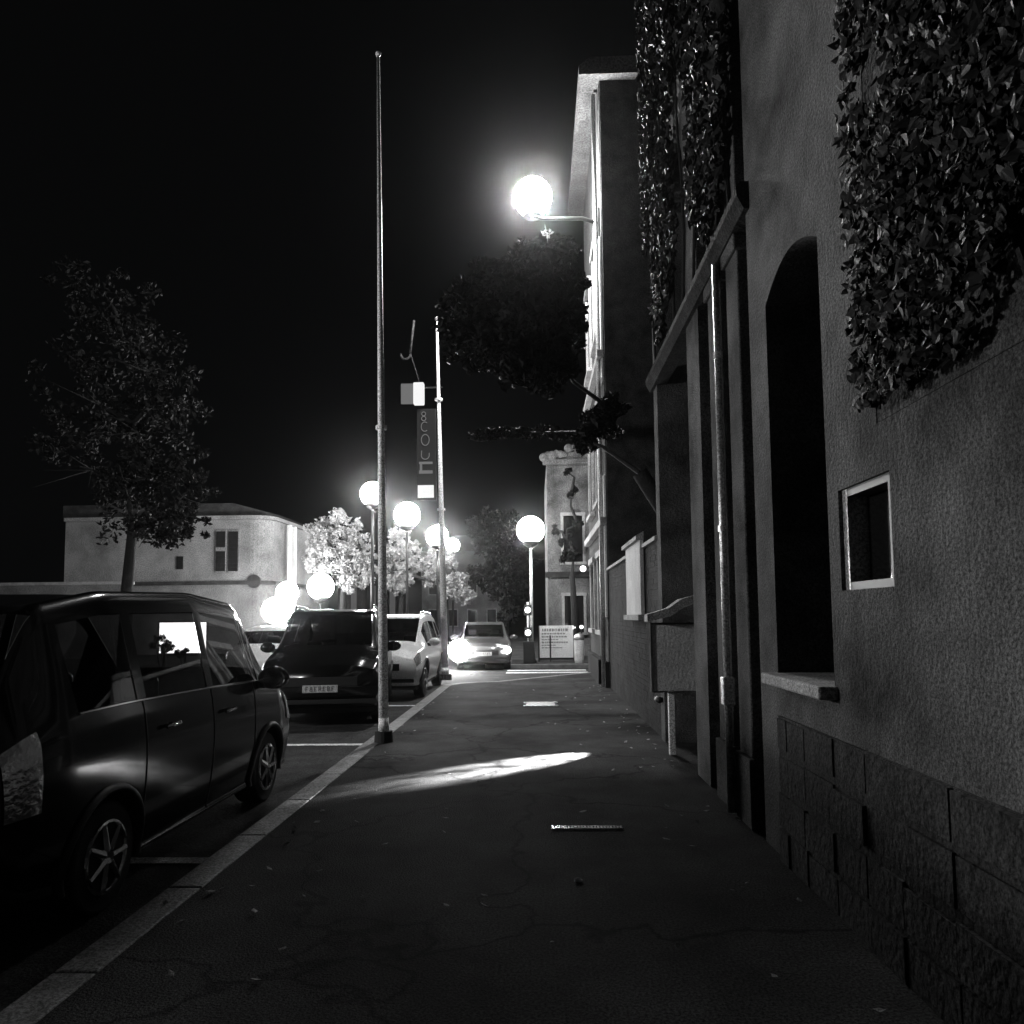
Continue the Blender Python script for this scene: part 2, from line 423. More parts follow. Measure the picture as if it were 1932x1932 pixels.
# ------------------------------------------------------------------ tall house at the street corner
th = empty('corner_house', (WX, 19.2, 0), 'tall narrow house at the junction, its dark wall carrying pale strips for the lamplight', 'house')
t_ = MB()
Y0, Y1 = -3.0, 2.3
rows = [(1.2, 2.9), (4.2, 6.4), (8.0, 10.3)]
cols = [(-2.2, -1.1), (0.2, 1.3)]
zs = [0] + [z for r in rows for z in r] + [13.5]
for k in range(len(zs) - 1):
    z0, z1 = zs[k], zs[k + 1]
    if k % 2 == 0: t_.box(0, 9, Y0, Y1, z0, z1)
    else:
        ys = [Y0] + [y for c in cols for y in c] + [Y1]
        for j in range(0, len(ys) - 1, 2): t_.box(0, 9, ys[j], ys[j + 1], z0, z1)
        t_.box(.25, 9, Y0 + .01, Y1 - .01, z0, z1)
t_.build('wall', M['mid_render'], th)
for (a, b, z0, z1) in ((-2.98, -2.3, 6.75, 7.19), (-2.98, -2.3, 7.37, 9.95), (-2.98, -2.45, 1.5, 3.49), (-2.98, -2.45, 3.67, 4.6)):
    MB().box(-.05, -.001, a, b, z0, z1).build('pilaster', M['pale_plaster'], th, bevel=.01)  # pale strips cut to the lamp-lit part of the darkened wall
MB().box(.02, 9, Y0 - .08, Y0 - .001, 0, 13.5).build('side_wall', M['dark_stone'], th)  # dark facing that keeps the gable black, shade put into its colour
for (z0, z1) in rows:
    for (a, b) in cols:
        f = MB().box(-.06, .0, a - .12, a - .001, z0, z1).box(-.06, .0, b + .001, b + .12, z0, z1).box(-.1, .0, a - .16, b + .16, z1 + .001, z1 + .14).box(-.13, .0, a - .16, b + .16, z0 - .1, z0 - .001)
        fo = f.build('window_frame', M['stone'], th)
        MB().box(.18, .2, a, b, z0, z1).build('window_pane', M['dark_glass'], fo)
for z in (3.5, 7.2): MB().box(-.14, -.001, Y0 - .02, Y1, z, z + .16).build('string_course', M['stone'], th)
MB().prism([(-.45, 13.5), (-.45, 13.7), (-.2, 13.9), (9, 13.9), (9, 13.5)], Y0 - .3, Y1 + .3, 'y').build('cornice', M['mid_render'], th)
MB().tube((-.1, Y0 + .25, 0.0), (-.1, Y0 + .25, 13.4), .05, n=10).build('downpipe', M['zinc'], th, smooth=True)
MB().box(-.09, -.002, Y0, Y1, 0, .55).build('plinth', M['dark_stone'], th)
MB().prism([(-2.1, .0), (-2.1, .55), (0.5, .55), (.5, 0)], -.16, -.092).build('cellar_hatch', M['black_timber'], th)

# ------------------------------------------------------------------ lamps
def globe_lamp(p, r, base_z, label, m, group='globe street lamps', post_r=.055, post_mat=None):
    """post lamp: globe centre p"""
    post_mat = post_mat or M['pole']
    o = empty('street_lamp', (p.x, p.y, base_z), label, 'street lamp', group)
    h = p.z - base_z
    MB().sphere((0, 0, h), r, 28).build('globe', m, o, smooth=True)
    MB().tube((0, 0, .35), (0, 0, h - r - .12), post_r, post_r * .75, 14).build('post', post_mat, o, smooth=True)
    MB().lathe([(0.001, 0), (post_r * 2.6, 0), (post_r * 2.6, .08), (post_r * 1.8, .14), (post_r * 1.5, .36), (post_r, .4)], n=18).build('base', M['dark_metal'], o)
    MB().lathe([(post_r * .8, h - r - .16), (r * .55, h - r - .02), (r * .6, h - r * .84), (r * .35, h - r * .9), (.002, h - r * .9)], n=22).build('lamp_collar', M['dark_metal'], o)
    return o

# bracket lamp, wall fixed
p = at(1005, 372, 16.4)
bl = empty('bracket_lamp', (WX, 16.45, p.z - .4), 'very bright round lamp held over the pavement by a dark arm from the corner house', 'street lamp')
MB().sphere((p.x - WX, p.y - 16.45, .4), .42, 32).build('globe', M['globe_hot'], bl, smooth=True)
MB().path([(0, 0, -.25), (-.4, 0, -.10), (p.x - WX + .2, 0, -.08), (p.x - WX, 0, -.02)], [.045, .045, .04, .05]).build('arm', M['dark_metal'], bl, smooth=True)
MB().box(-.05, -.002, -.09, .09, -.55, .1).build('wall_plate', M['dark_metal'], bl, bevel=.01)
MB().lathe([(.05, -.04), (.2, .0), (.22, .07), (.1, .09)], (p.x - WX, 0, -.03), 18).build('lamp_collar', M['dark_metal'], bl)

p6 = at(1001, 1000, 25.0)
l6 = globe_lamp(p6, .46, 0, 'globe lamp on a slim post across the junction, left of the white board', M['globe'], post_r=.06)
row = [((703, 932), 28.7, .47, 'globe lamp nearest in the row across the street, just behind the tall near pole'),
       ((768, 972), 34.7, .60, 'second globe lamp of the row across the street, between the two tall poles'),
       ((825, 1012), 42.0, .62, 'third globe lamp of the row, touching the far flagpole on its left'),
       ((854, 1029), 50.0, .46, 'smallest and farthest globe lamp of the row, just right of the far flagpole')]
for (px, py), D, r, lab in row:
    globe_lamp(at(px, py, D), r, RZ, lab, M['globe_row'], post_r=.07, post_mat=M['dark_metal'])
globe_lamp(at(605, 1107, 30), .52, RZ, 'low globe lamp glowing right above the roof of the dark parked car', M['globe_low'], post_mat=M['dark_metal'])
# twin low lamp by the old house
pa = at(542, 1118, 28.5); pb = at(522, 1152, 28.5)
tw = empty('twin_lamp', (pa.x, pa.y, 0), 'pair of low blazing globes at the corner of the old house on the left', 'street lamp')
MB().sphere((0, 0, pa.z), .42, 24).build('globe', M['globe_twin'], tw, smooth=True)
MB().sphere((pb.x - pa.x, 0, pb.z), .56, 24, .9).build('globe', M['globe_twin'], tw, smooth=True)
MB().tube((0, 0, 0), (0, 0, pa.z - .42), .05).build('post', M['dark_metal'], tw, smooth=True)
# lamp on the other side of the street, left outside the picture
globe_lamp(Vector((-9.2, 6.4, 3.3)), .35, 0, 'globe lamp on the far pavement opposite the stone house', emis('side_globe', 340))

# spot added low on the wall to make the streak across the pavement
ws = empty('streak_spotlight', (WX - .03, 9.44, .5), 'small dark spotlight added low on the wall to throw a bright streak over the pavement', 'spotlight')
MB().tube((-.02, -.06, 0), (-.02, .06, 0), .04, n=14).build('housing', M['dark_metal'], ws, smooth=True)
MB().box(.0, .03, -.02, .02, -.03, .03).build('mount', M['dark_metal'], ws)
sp = bpy.data.lights.new('streak_beam', 'SPOT'); sp.energy = 34000; sp.spot_size = R(19); sp.spot_blend = .95; sp.shadow_soft_size = .01
so = bpy.data.objects.new('streak_beam', sp); col.objects.link(so)
so.location = (-.08, -.08, 0); so.parent = ws
sp.use_nodes = True      # noise that breaks up the added beam
sn = sp.node_tree; se = [n for n in sn.nodes if n.type == 'EMISSION'][0]
stc = sn.nodes.new('ShaderNodeTexCoord'); smp = sn.nodes.new('ShaderNodeMapping'); smp.inputs['Scale'].default_value = (14, 34, 1)
snz = sn.nodes.new('ShaderNodeTexNoise'); snz.inputs['Scale'].default_value = 1.0; snz.inputs['Detail'].default_value = 3
srp = sn.nodes.new('ShaderNodeValToRGB'); srp.color_ramp.elements[0].position = .36; srp.color_ramp.elements[1].position = .62; srp.color_ramp.elements[0].color = (.12, .12, .12, 1)
sn.links.new(stc.outputs['Normal'], smp.inputs['Vector']); sn.links.new(smp.outputs[0], snz.inputs['Vector']); sn.links.new(snz.outputs['Fac'], srp.inputs['Fac']); sn.links.new(srp.outputs['Color'], se.inputs['Color'])
tgt = Vector((-.02, 8.15, 0)) ; src = ws.location + Vector((-.08, -.08, 0))
so.rotation_euler = (tgt - src).to_track_quat('-Z', 'Y').to_euler()

# ------------------------------------------------------------------ poles
def tall_pole(x, y, h, lean, r, label, ring_z):
    o = empty('flagpole', (x, y, 0), label, 'pole', 'tall poles along the kerb')
    o.rotation_euler = (0, lean, 0)
    MB().tube((0, 0, .3), (0, 0, h), r, r * .32, 18).build('shaft', M['pole'], o, smooth=True)
    MB().tube((0, 0, 0), (0, 0, .14), r * 1.9, r * 1.75, 18).build('base_collar', M['rubber'], o)
    MB().tube((0, 0, .14), (0, 0, .3), r * 1.1, r * 1.02, 18).build('foot', M['pole'], o, smooth=True)
    for z in ring_z: MB().tube((0, 0, z), (0, 0, z + .05), r * 1.15, n=18).build('ring', M['pole'], o)
    MB().sphere((0, 0, h + .02), r * .6, 12).build('finial', M['pole'], o, smooth=True)
    return o
b1 = at(724, 1393, 9.44)
tall_pole(b1.x, b1.y, 9.0, R(-.55), .062, 'nearer tall slender pole at the kerb, rising past the top of the picture', (3.95,))
b2 = at(840, 1280, 18.6)
tp2 = tall_pole(b2.x, b2.y, 9.1, R(-1.1), .088, 'farther tall slender pole at the corner of the pavement, its whole length lit', (4.2, 7.0))

# hanging sign by the far pole
def local(pt, o): return pt - Vector(o.location)
sg = empty('hanging_sign', (b2.x, b2.y - .02, 4.0), 'narrow vertical sign with pale letters on the farther pole, bright square at its foot', 'sign')
s0 = at(787, 945, 18.6) - Vector(sg.location); s1 = at(823, 772, 18.6) - Vector(sg.location)
MB().box(s0.x, s1.x, -.03, .03, s0.z, s1.z).build('panel', M['black_plastic'], sg, bevel=.01)
a_ = at(789, 940, 18.6) - Vector(sg.location); c_ = at(819, 916, 18.6) - Vector(sg.location)
MB().box(a_.x, c_.x, -.05, -.031, a_.z, c_.z).build('bright_square', M['signglow'], sg)
for z in (s1.z - .1, s0.z + .1): MB().tube((s1.x - .02, 0, z), (-.05, 0, z), .015).build('bracket', M['dark_metal'], sg)
def ring(mb, cx, cz, rx, rz, t0, t1, y=-.04, th=.012, n=14):
    pts = []
    for k in range(n + 1):
        t = t0 + (t1 - t0) * k / n
        pts.append((cx + rx * math.cos(t), y, cz + rz * math.sin(t)))
    for k in range(n): mb.tube(pts[k], pts[k + 1], th, n=6)
def lc(x, y): q = at(x, y, 18.6) - Vector(sg.location); return q.x, q.z
specs = []
L_ = MB(); x_, z_ = lc(800, 782); ring(L_, x_, z_, .05, .05, 0, 2 * PI); ring(L_, x_, z_ - .12, .055, .055, 0, 2 * PI); specs.append(L_)
L_ = MB(); x_, z_ = lc(802, 806); ring(L_, x_, z_, .09, .12, R(50), R(310)); specs.append(L_)
L_ = MB(); x_, z_ = lc(803, 831); ring(L_, x_, z_, .10, .14, 0, 2 * PI); specs.append(L_)
L_ = MB(); x_, z_ = lc(803, 860); ring(L_, x_, z_, .10, .10, R(170), R(370)); L_.tube((x_ - .1, -.04, z_), (x_ - .09, -.04, z_ + .12), .012, n=6).tube((x_ + .1, -.04, z_), (x_ + .1, -.04, z_ + .06), .012, n=6); specs.append(L_)
L_ = MB(); x_, z_ = lc(804, 884); L_.box(x_ - .17, x_ + .17, -.05, -.031, z_ + .1, z_ + .16).box(x_ - .17, x_ + .17, -.05, -.031, z_ - .14, z_ - .06).box(x_ - .15, x_ - .09, -.05, -.031, z_ - .06, z_ + .1); specs.append(L_)
for s_ in specs: s_.build('letter', M['signdim'], sg)
# small lit box sign and hook above it
bx = empty('box_sign', (b2.x, b2.y, 6.6), 'small glowing curved box sign above the narrow vertical sign', 'sign')
q0 = at(757, 766, 18.6) - Vector(bx.location); q1 = at(801, 724, 18.6) - Vector(bx.location)
m_ = MB(); xm = q0.x + (q1.x - q0.x) * .55
MB().box(xm, q1.x, -.16, .02, q0.z, q1.z).build('lit_face', M['signglow'], bx, bevel=.03)
MB().box(q0.x, xm - .004, -.05, .0, q0.z + .04, q1.z).build('side_face', M['signdim'], bx, bevel=.01)
MB().tube((q1.x, 0, q1.z - .1), (-.04, 0, q1.z - .1), .018).build('bracket', M['dark_metal'], bx)
hk = MB()
h0 = at(781, 605, 18.6) - Vector(bx.location); h1 = at(774, 665, 18.6) - Vector(bx.location)
hk.tube(h0, h1, .03, n=8)
for k in range(9):
    t0 = -R(190) * k / 9; t1 = -R(190) * (k + 1) / 9
    c0 = Vector((h1.x - .12, h1.y, h1.z - .05))
    hk.tube(c0 + Vector((.12 * math.cos(t0), 0, .12 * math.sin(t0))), c0 + Vector((.12 * math.cos(t1), 0, .12 * math.sin(t1))), .028, n=8)
hk.tube(h1, (h1.x + .25, h1.y, q1.z - .02), .012, n=6)
hk.build('hook', M['mid_render'], bx, smooth=True)

# ------------------------------------------------------------------ cars
def cat(p0, p1, p2, p3, t):
    return tuple(0.5 * (2 * b + (c - a) * t + (2 * a - 5 * b + 4 * c - d) * t * t + (3 * b - a - 3 * c + d) * t ** 3) for a, b, c, d in zip(p0, p1, p2, p3))
def make_car(name, loc, rz, label, spec, paint, glassm, head=None, group='cars parked along the kerb', head_lit=None, plate_chars=True, rim='chrome'):
    """local +y is the front of the car; stations: (y, zs, zm, zb, zt, ws, wm, wb, wr)"""
    root = empty(name, loc, label, 'car', group, rz)
    st = spec['st']; L = st[-1][0]
    def raw(y):
        y = min(max(y, st[0][0]), L)
        for a, b in zip(st, st[1:]):
            if y <= b[0]:
                t = (y - a[0]) / (b[0] - a[0]); return [p + (q - p) * t for p, q in zip(a, b)]
        return list(st[-1])
    def sm(y):
        ks = (-.07, -.035, 0, .035, .07); ac = [0] * 9
        for k in ks:
            r = raw(y + k)
            for i in range(9): ac[i] += r[i] / 5
        ac[0] = y; return ac
    def section(y):
        _, zs, zm, zb, zt, ws_, wm, wb, wr = sm(y)
        return [(0, zs), (ws_ * .9, zs), (ws_, zs + .1), (wm, zm), (wb, zb), (wr, zt - .05), (wr * .72, zt - .008), (0, zt)]
    def S(y, t):
        c = section(y); i = min(int(t), 6); f = t - i
        def g(k):
            if k < 0: return (-c[1][0], c[1][1])
            if k > 7: return (-c[6][0], c[6][1])
            return c[k]
        if i in (4,):   # glass house flank: straight line keeps the windows flat
            a, b = c[4], c[5]; return (a[0] + (b[0] - a[0]) * f, a[1] + (b[1] - a[1]) * f)
        x, z = cat(g(i - 1), c[i], c[i + 1], g(i + 2), f)
        return x, z
    NY = spec.get('ny', 110); SUB = spec.get('sub', 6); NT = 7 * SUB
    ys = [L * k / NY for k in range(NY + 1)]
    W = spec
    def cls(y, t, side):
        for wy in W['wheels']:
            if t < 4:
                x, z = S(y, t)
                if t > 1.5 and math.hypot(y - wy, z - W['wr']) < W['wr'] + .07: return None
        if 4.15 < t < 4.9:
            for a, b in W['side']:
                if a < y < b: return 'side_window'
        if t > 5.1:
            if W['wind'][0] < y < W['wind'][1]: return 'windscreen'
            if W['rear'][0] < y < W['rear'][1]: return 'rear_window'
        return 'body'
    parts = {}
    for side in (1, -1):
        for i in range(NY):
            for j in range(NT):
                t0, t1 = j / SUB, (j + 1) / SUB
                c = cls((ys[i] + ys[i + 1]) / 2, (t0 + t1) / 2, side)
                if c is None: continue
                key = (c, side) if c == 'side_window' else (c, 0)
                mb = parts.setdefault(key, ({}, [], []))
                q = []
                for (yy, tt) in ((ys[i], t0), (ys[i + 1], t0), (ys[i + 1], t1), (ys[i], t1)):
                    x, z = S(yy, tt)
                    off = -.006 if c != 'body' else 0
                    v = (round(side * (x + off), 5), round(yy, 5), round(z, 5))
                    if v not in mb[0]: mb[0][v] = len(mb[1]); mb[1].append(v)
                    q.append(mb[0][v])
                if len(set(q)) >= 3: mb[2].append(tuple(dict.fromkeys(q)))
    body = parts[('body', 0)]
    for yy in (ys[0], ys[-1]):   # end caps
        pts = [(S(yy, j / SUB)[0], yy, S(yy, j / SUB)[1]) for j in range(NT + 1)]
        idx = []
        for s_ in (1, -1):
            seq = pts if s_ == 1 else pts[::-1]
            for p_ in seq:
                v = (round(s_ * p_[0], 5), round(yy, 5), round(p_[2], 5))
                if v not in body[0]: body[0][v] = len(body[1]); body[1].append(v)
                if not idx or idx[-1] != body[0][v]: idx.append(body[0][v])
        if idx[0] == idx[-1]: idx.pop()
        body[2].append(tuple(dict.fromkeys(idx)))
    for (c, s_), (_, vs, fs) in parts.items():
        mb = MB(); mb.v = vs; mb.f = fs
        mb.build(c, paint if c == 'body' else glassm, root, smooth=True)
    # inner floor pan so that one cannot look through below the sills
    wm = max(s[6] for s in st)
    MB().box(-wm + .12, wm - .12, .3, L - .3, .2, .55).build('floor_pan', M['black_plastic'], root)
    for sx in (-.38, .38):
        MB().box(sx - .24, sx + .24, L * .47, L * .47 + .14, .5, 1.05).box(sx - .14, sx + .14, L * .47 + .02, L * .47 + .1, 1.06, 1.25).build('seat', M['black_plastic'], root, bevel=.04)
    # wheels
    for wy in W['wheels']:
        for s_ in (1, -1):
            wx = wm - .13
            r = W['wr']
            wh = MB().tube((s_ * (wx - .11), wy, r), (s_ * (wx + .1), wy, r), r, n=28).build('wheel', M['rubber'], root, smooth=False, bevel=.02)
            rb = MB()
            rb.tube((s_ * (wx + .085), wy, r), (s_ * (wx + .108), wy, r), r * .2, n=14)
            for k in range(7):
                t = 2 * PI * k / 7
                a = Vector((s_ * (wx + .106), wy + r * .12 * math.cos(t), r + r * .12 * math.sin(t)))
                b = Vector((s_ * (wx + .106), wy + r * .62 * math.cos(t), r + r * .62 * math.sin(t)))
                rb.tube(a, b, .026, .02, 6)
            pts = [(s_ * (wx + .103), wy + r * .64 * math.cos(2 * PI * k / 24), r + r * .64 * math.sin(2 * PI * k / 24)) for k in range(25)]
            rb.path(pts, .014, 6)
            rb.build('rim', M[rim], wh)
            lip = MB()
            for k in range(1):
                R3 = r + .075
                def LP(t):
                    z_ = r + R3 * math.sin(t); y_ = wy + R3 * math.cos(t)
                    lo_, hi_ = 1.5, 4.0
                    for _ in range(16):
                        md = (lo_ + hi_) / 2
                        if S(y_, md)[1] < z_: lo_ = md
                        else: hi_ = md
                    return (s_ * (S(y_, lo_)[0] + .002), y_, z_)
                lip.path([LP(-.25 + (PI + .5) * q / 24) for q in range(25)], .026, 8)
            lip.build('arch_trim', M['black_plastic'], root, smooth=True)
            # wheel arch liner
            ln = MB()
            for k in range(14):
                t0 = PI * k / 14; t1 = PI * (k + 1) / 14; R2 = r + .075
                ln.add([(s_ * (wx - .16), wy + R2 * math.cos(t0), r + R2 * math.sin(t0)), (s_ * (wm - .02), wy + R2 * math.cos(t0), r + R2 * math.sin(t0)),
                        (s_ * (wm - .02), wy + R2 * math.cos(t1), r + R2 * math.sin(t1)), (s_ * (wx - .16), wy + R2 * math.cos(t1), r + R2 * math.sin(t1))], [(0, 1, 2, 3)])
            ln.build('wheel_arch', M['black_plastic'], root)
    # lamps: curved lens patches wrapped on the corners of the body
    def patch(y0, y1, t0, t1, s_, off=.008, n=8, lift=0.0):
        mb = MB(); vs = []
        for a in range(n + 1):
            for b in range(n + 1):
                yy = y0 + (y1 - y0) * a / n; tt = t0 + (t1 - t0) * b / n + lift * (a / n - .5)
                x, z = S(yy, tt)
                k = 1 - (abs(2 * a / n - 1) ** 4) * .0
                vs.append((s_ * (x + off), yy + (off if yy > L / 2 else -off), z + off * .3))
        fs = [(a * (n + 1) + b, (a + 1) * (n + 1) + b, (a + 1) * (n + 1) + b + 1, a * (n + 1) + b + 1) for a in range(n) for b in range(n)]
        return mb.add(vs, fs)
    hl = W.get('hl', (L - .34, L - .02, 3.15, 3.95))
    for s_ in (1, -1):
        lens = patch(hl[0], hl[1], hl[2], hl[3], s_).build('headlight', M['lens'], root, smooth=True)
        x, z = S(L - .04, 3.6)
        if head_lit:
            MB().sphere((s_ * (x + .0), L + .02, z), head_lit[0 if s_ == 1 else 1][0], 20).build('lamp', head_lit[0 if s_ == 1 else 1][1], lens, smooth=True)
        patch(.02, .22, 3.1, 4.1, s_).build('tail_light', M['lens'], root, smooth=True)
    # bumper, grille, plates
    xf, zf = S(L - .01, 3.0)
    MB().box(-xf * .62, xf * .62, L + .002, L + .02, zf - .02, zf + .12).build('grille', M['black_plastic'], root, bevel=.006)
    MB().box(-xf * .95, xf * .95, L + .002, L + .03, W['st'][-1][1] + .05, W['st'][-1][1] + .12).build('bumper_trim', M['black_plastic'], root, bevel=.01)
    for (yy, sgn) in ((L + .034, 1), (-.006, -1)):
        zp = W.get('pz', .52)
        pl_ = MB().box(-.26, .26, min(yy, yy - sgn * .03), max(yy, yy - sgn * .03), zp - .055, zp + .055).build('number_plate', M['plate'], root, bevel=.004)
        ch = MB()
        for k in range(7):
            cx = -.19 + k * .064; y0 = yy + sgn * .001; y1 = yy + sgn * .004
            a, b = min(y0, y1), max(y0, y1)
            def cb(x0, x1, z0, z1): ch.box(cx + min(-sgn * x0, -sgn * x1), cx + max(-sgn * x0, -sgn * x1), a, b, zp + z0, zp + z1)
            cb(-.02, -.011, -.034, .034); cb(-.011, .016, .025, .034)
            if k % 2: cb(.008, .016, -.034, .024)
            if k % 3: cb(-.011, .008, -.034, -.026)
            cb(-.011, .008, -.004, .005)
        ch.build('plate_characters', M['ink'], pl_)
    # mirrors
    my = W['wind'][0] + .35 if 'mirror' not in W else W['mirror']
    xb, zb_ = S(my, 4.0)
    for s_ in (1, -1):
        mb = MB(); n = 18; prof = []
        mr = W.get('mr', .11)
        mb.sphere((0, 0, 0), mr, 18, .8)
        mb.v = [(v[0] * 1.15 + s_ * (xb + .13), v[1] * .55 + my, v[2] + zb_ + .09) for v in mb.v]
        mi = mb.build('wing_mirror', paint, root, smooth=True)
        MB().box(min(s_ * (xb - .03), s_ * (xb + .06)), max(s_ * (xb - .03), s_ * (xb + .06)), my - .02, my + .02, zb_ + .0, zb_ + .07).build('mirror_arm', M['black_plastic'], mi)
        gl = MB().sphere((0, 0, 0), mr * .85, 18, .8); gl.v = [(v[0] * 1.1 + s_ * (xb + .13), v[1] * .12 + my - .057, v[2] + zb_ + .09) for v in gl.v]
        gl.build('mirror_glass', M['chrome'], mi, smooth=True)
        # door handles and belt trim
        tr = MB()
        for k in range(20):
            y0 = W['side'][0][0] + (W['side'][-1][1] - W['side'][0][0]) * k / 20; y1 = W['side'][0][0] + (W['side'][-1][1] - W['side'][0][0]) * (k + 1) / 20
            xa, za = S(y0, 4.1); xc, zc = S(y1, 4.1)
            tr.tube((s_ * (xa + .004), y0, za), (s_ * (xc + .004), y1, zc), .009, n=6)
        tr.build('window_trim', M['chrome'] if W.get('trim') else M['black_plastic'], root)
        for dy in W.get('doors', ()):
            sm2 = MB()
            for k in range(16):
                ta = 1.7 + 2.4 * k / 16; tb = 1.7 + 2.4 * (k + 1) / 16
                pa_, pb_ = S(dy, ta), S(dy, tb)
                sm2.tube((s_ * pa_[0], dy, pa_[1]), (s_ * pb_[0], dy, pb_[1]), .006, n=5)
            sm2.build('door_seam', M['black_plastic'], root)
        for hy in W.get('handles', ()):
            xh, zh = S(hy, 3.75)
            MB().tube((s_ * (xh + .03), hy - .09, zh), (s_ * (xh + .03), hy + .09, zh + .004), .014, n=8).build('door_handle', M['chrome'] if W.get('trim') else M['black_plastic'], root, smooth=True)
    if W.get('rails'):
        for s_ in (1, -1):
            rl = MB(); pts = []
            for k in range(13):
                yy = W['rails'][0] + (W['rails'][1] - W['rails'][0]) * k / 12; x, z = S(yy, 5.35)
                pts.append((s_ * x, yy, z + (.05 if 0 < k < 12 else .0)))
            rl.path(pts, .014, 6)
            rl.build('roof_rail', M['chrome'], root, smooth=True)
    return root
def zscale(sp_, k):
    sp_ = dict(sp_); sp_['st'] = [(a[0], a[1], a[2] * k, a[3] * k, a[4] * k) + a[5:] for a in sp_['st']]; return sp_
MPV = dict(st=[(0, .38, .6, .88, 1.00, .70, .80, .76, .60), (.12, .26, .6, .95, 1.20, .80, .86, .84, .66), (.42, .22, .6, .98, 1.56, .83, .88, .86, .66), (1.0, .2, .6, .98, 1.64, .84, .89, .87, .70),
               (2.2, .2, .6, .96, 1.66, .84, .89, .87, .71), (3.05, .2, .6, .94, 1.60, .84, .89, .87, .70), (3.75, .2, .58, .92, 1.02, .84, .89, .85, .70), (4.1, .22, .55, .80, .88, .82, .86, .78, .62), (4.25, .3, .5, .66, .72, .68, .74, .68, .52)],
           wheels=(.82, 3.42), wr=.31, side=((.55, 1.15), (1.25, 2.15), (2.25, 3.2)), wind=(3.12, 3.68), rear=(.12, .42), mirror=3.2, mr=.125, trim=True, handles=(1.5, 2.45), doors=(1.2, 2.2, 3.05))
SUV = dict(st=[(0, .4, .7, .95, 1.05, .76, .86, .82, .66), (.12, .3, .7, 1.04, 1.25, .84, .92, .90, .70), (.5, .26, .7, 1.06, 1.66, .88, .95, .92, .72), (1.1, .26, .7, 1.06, 1.72, .89, .96, .93, .74),
               (2.2, .26, .7, 1.05, 1.74, .89, .96, .93, .74), (2.7, .26, .7, 1.04, 1.69, .89, .96, .93, .73), (3.45, .26, .7, 1.03, 1.13, .89, .96, .91, .74), (4.15, .28, .66, .96, 1.03, .88, .94, .86, .70), (4.4, .32, .62, .82, .90, .80, .88, .80, .62)],
           wheels=(.86, 3.5), wr=.36, side=((.6, 1.2), (1.3, 2.1), (2.2, 3.0)), wind=(2.78, 3.4), rear=(.14, .48), mirror=2.95, rails=(.7, 2.5), pz=.60, hl=(4.02, 4.38, 3.25, 3.92))
HATCH = dict(st=[(0, .38, .58, .82, .92, .68, .78, .74, .58), (.12, .26, .58, .90, 1.08, .78, .84, .82, .62), (.6, .22, .58, .93, 1.42, .81, .87, .84, .62), (1.2, .2, .58, .92, 1.48, .82, .87, .84, .64),
                 (2.1, .2, .58, .91, 1.48, .82, .87, .84, .64), (2.4, .2, .58, .90, 1.44, .82, .87, .84, .63), (3.15, .2, .56, .88, .98, .82, .87, .83, .68), (3.8, .22, .54, .78, .85, .80, .85, .76, .60), (4.0, .3, .5, .66, .73, .68, .74, .68, .52)],
             wheels=(.75, 3.25), wr=.30, side=((.7, 1.15), (1.25, 1.95), (2.05, 2.8)), wind=(2.48, 3.1), rear=(.14, .55), mirror=2.65, handles=(1.5, 2.2))

make_car('parked_car', (-3.36, 3.55, RZ), 0, 'black people carrier nearest the camera at the kerb, seen along its side', dict(zscale(MPV, 1.12), ny=200, sub=9), M['black_paint'], M['car_glass'])
# dark car, nose to the camera
c2 = at(597, 1355, 11.35)
yaw = PI + R(9)
fx, fy = -4.4 * math.sin(yaw), 4.4 * math.cos(yaw)
make_car('parked_car', (-3.28 - fx, 11.4 - fy, RZ), yaw, 'black tall car parked nose on, pale number plate, behind the nearest car', zscale(SUV, 1.05), M['suv_paint'], M['tinted'], rim='dark_metal')
make_car('parked_car', (-3.28, 15.0 + 4.4, RZ), PI, 'white tall car parked behind the black one, right of the near pole', dict(SUV), M['white_paint'], M['tinted'])
make_car('moving_car', (-1.84, 27.2, RZ), PI + R(3), 'silver car with blazing headlights coming round the junction behind the far pole', HATCH, M['silver_paint'], M['tinted'], group='cars on the road',
         head_lit=((.34, M['headlight']), (.11, M['head_dim'])))
make_car('parked_car', (-6.35, 17.2, RZ), R(0), 'pale hatchback across the street glimpsed between the two black cars', HATCH, M['white_paint'], M['tinted'], group='cars across the street')
make_car('parked_car', (-7.5, 22.2, RZ), R(2), 'grey hatchback across the street behind the black tall car', HATCH, M['silver_paint'], M['tinted'], group='cars across the street')

# glowing panel added as the glare in the nearest car's windows
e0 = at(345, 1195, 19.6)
ip = empty('window_glare', (e0.x, 19.6, 0), 'low glowing white panel added as the glare in the side windows of the nearest black car', 'glare')
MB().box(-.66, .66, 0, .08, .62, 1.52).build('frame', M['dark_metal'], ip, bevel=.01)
MB().box(-.62, .62, -.012, -.001, .67, 1.47).build('glare_face', M['glare_face'], ip)
for sx in (-.5, .5): MB().box(sx - .03, sx + .03, .01, .07, 0, .62).build('leg', M['dark_metal'], ip)

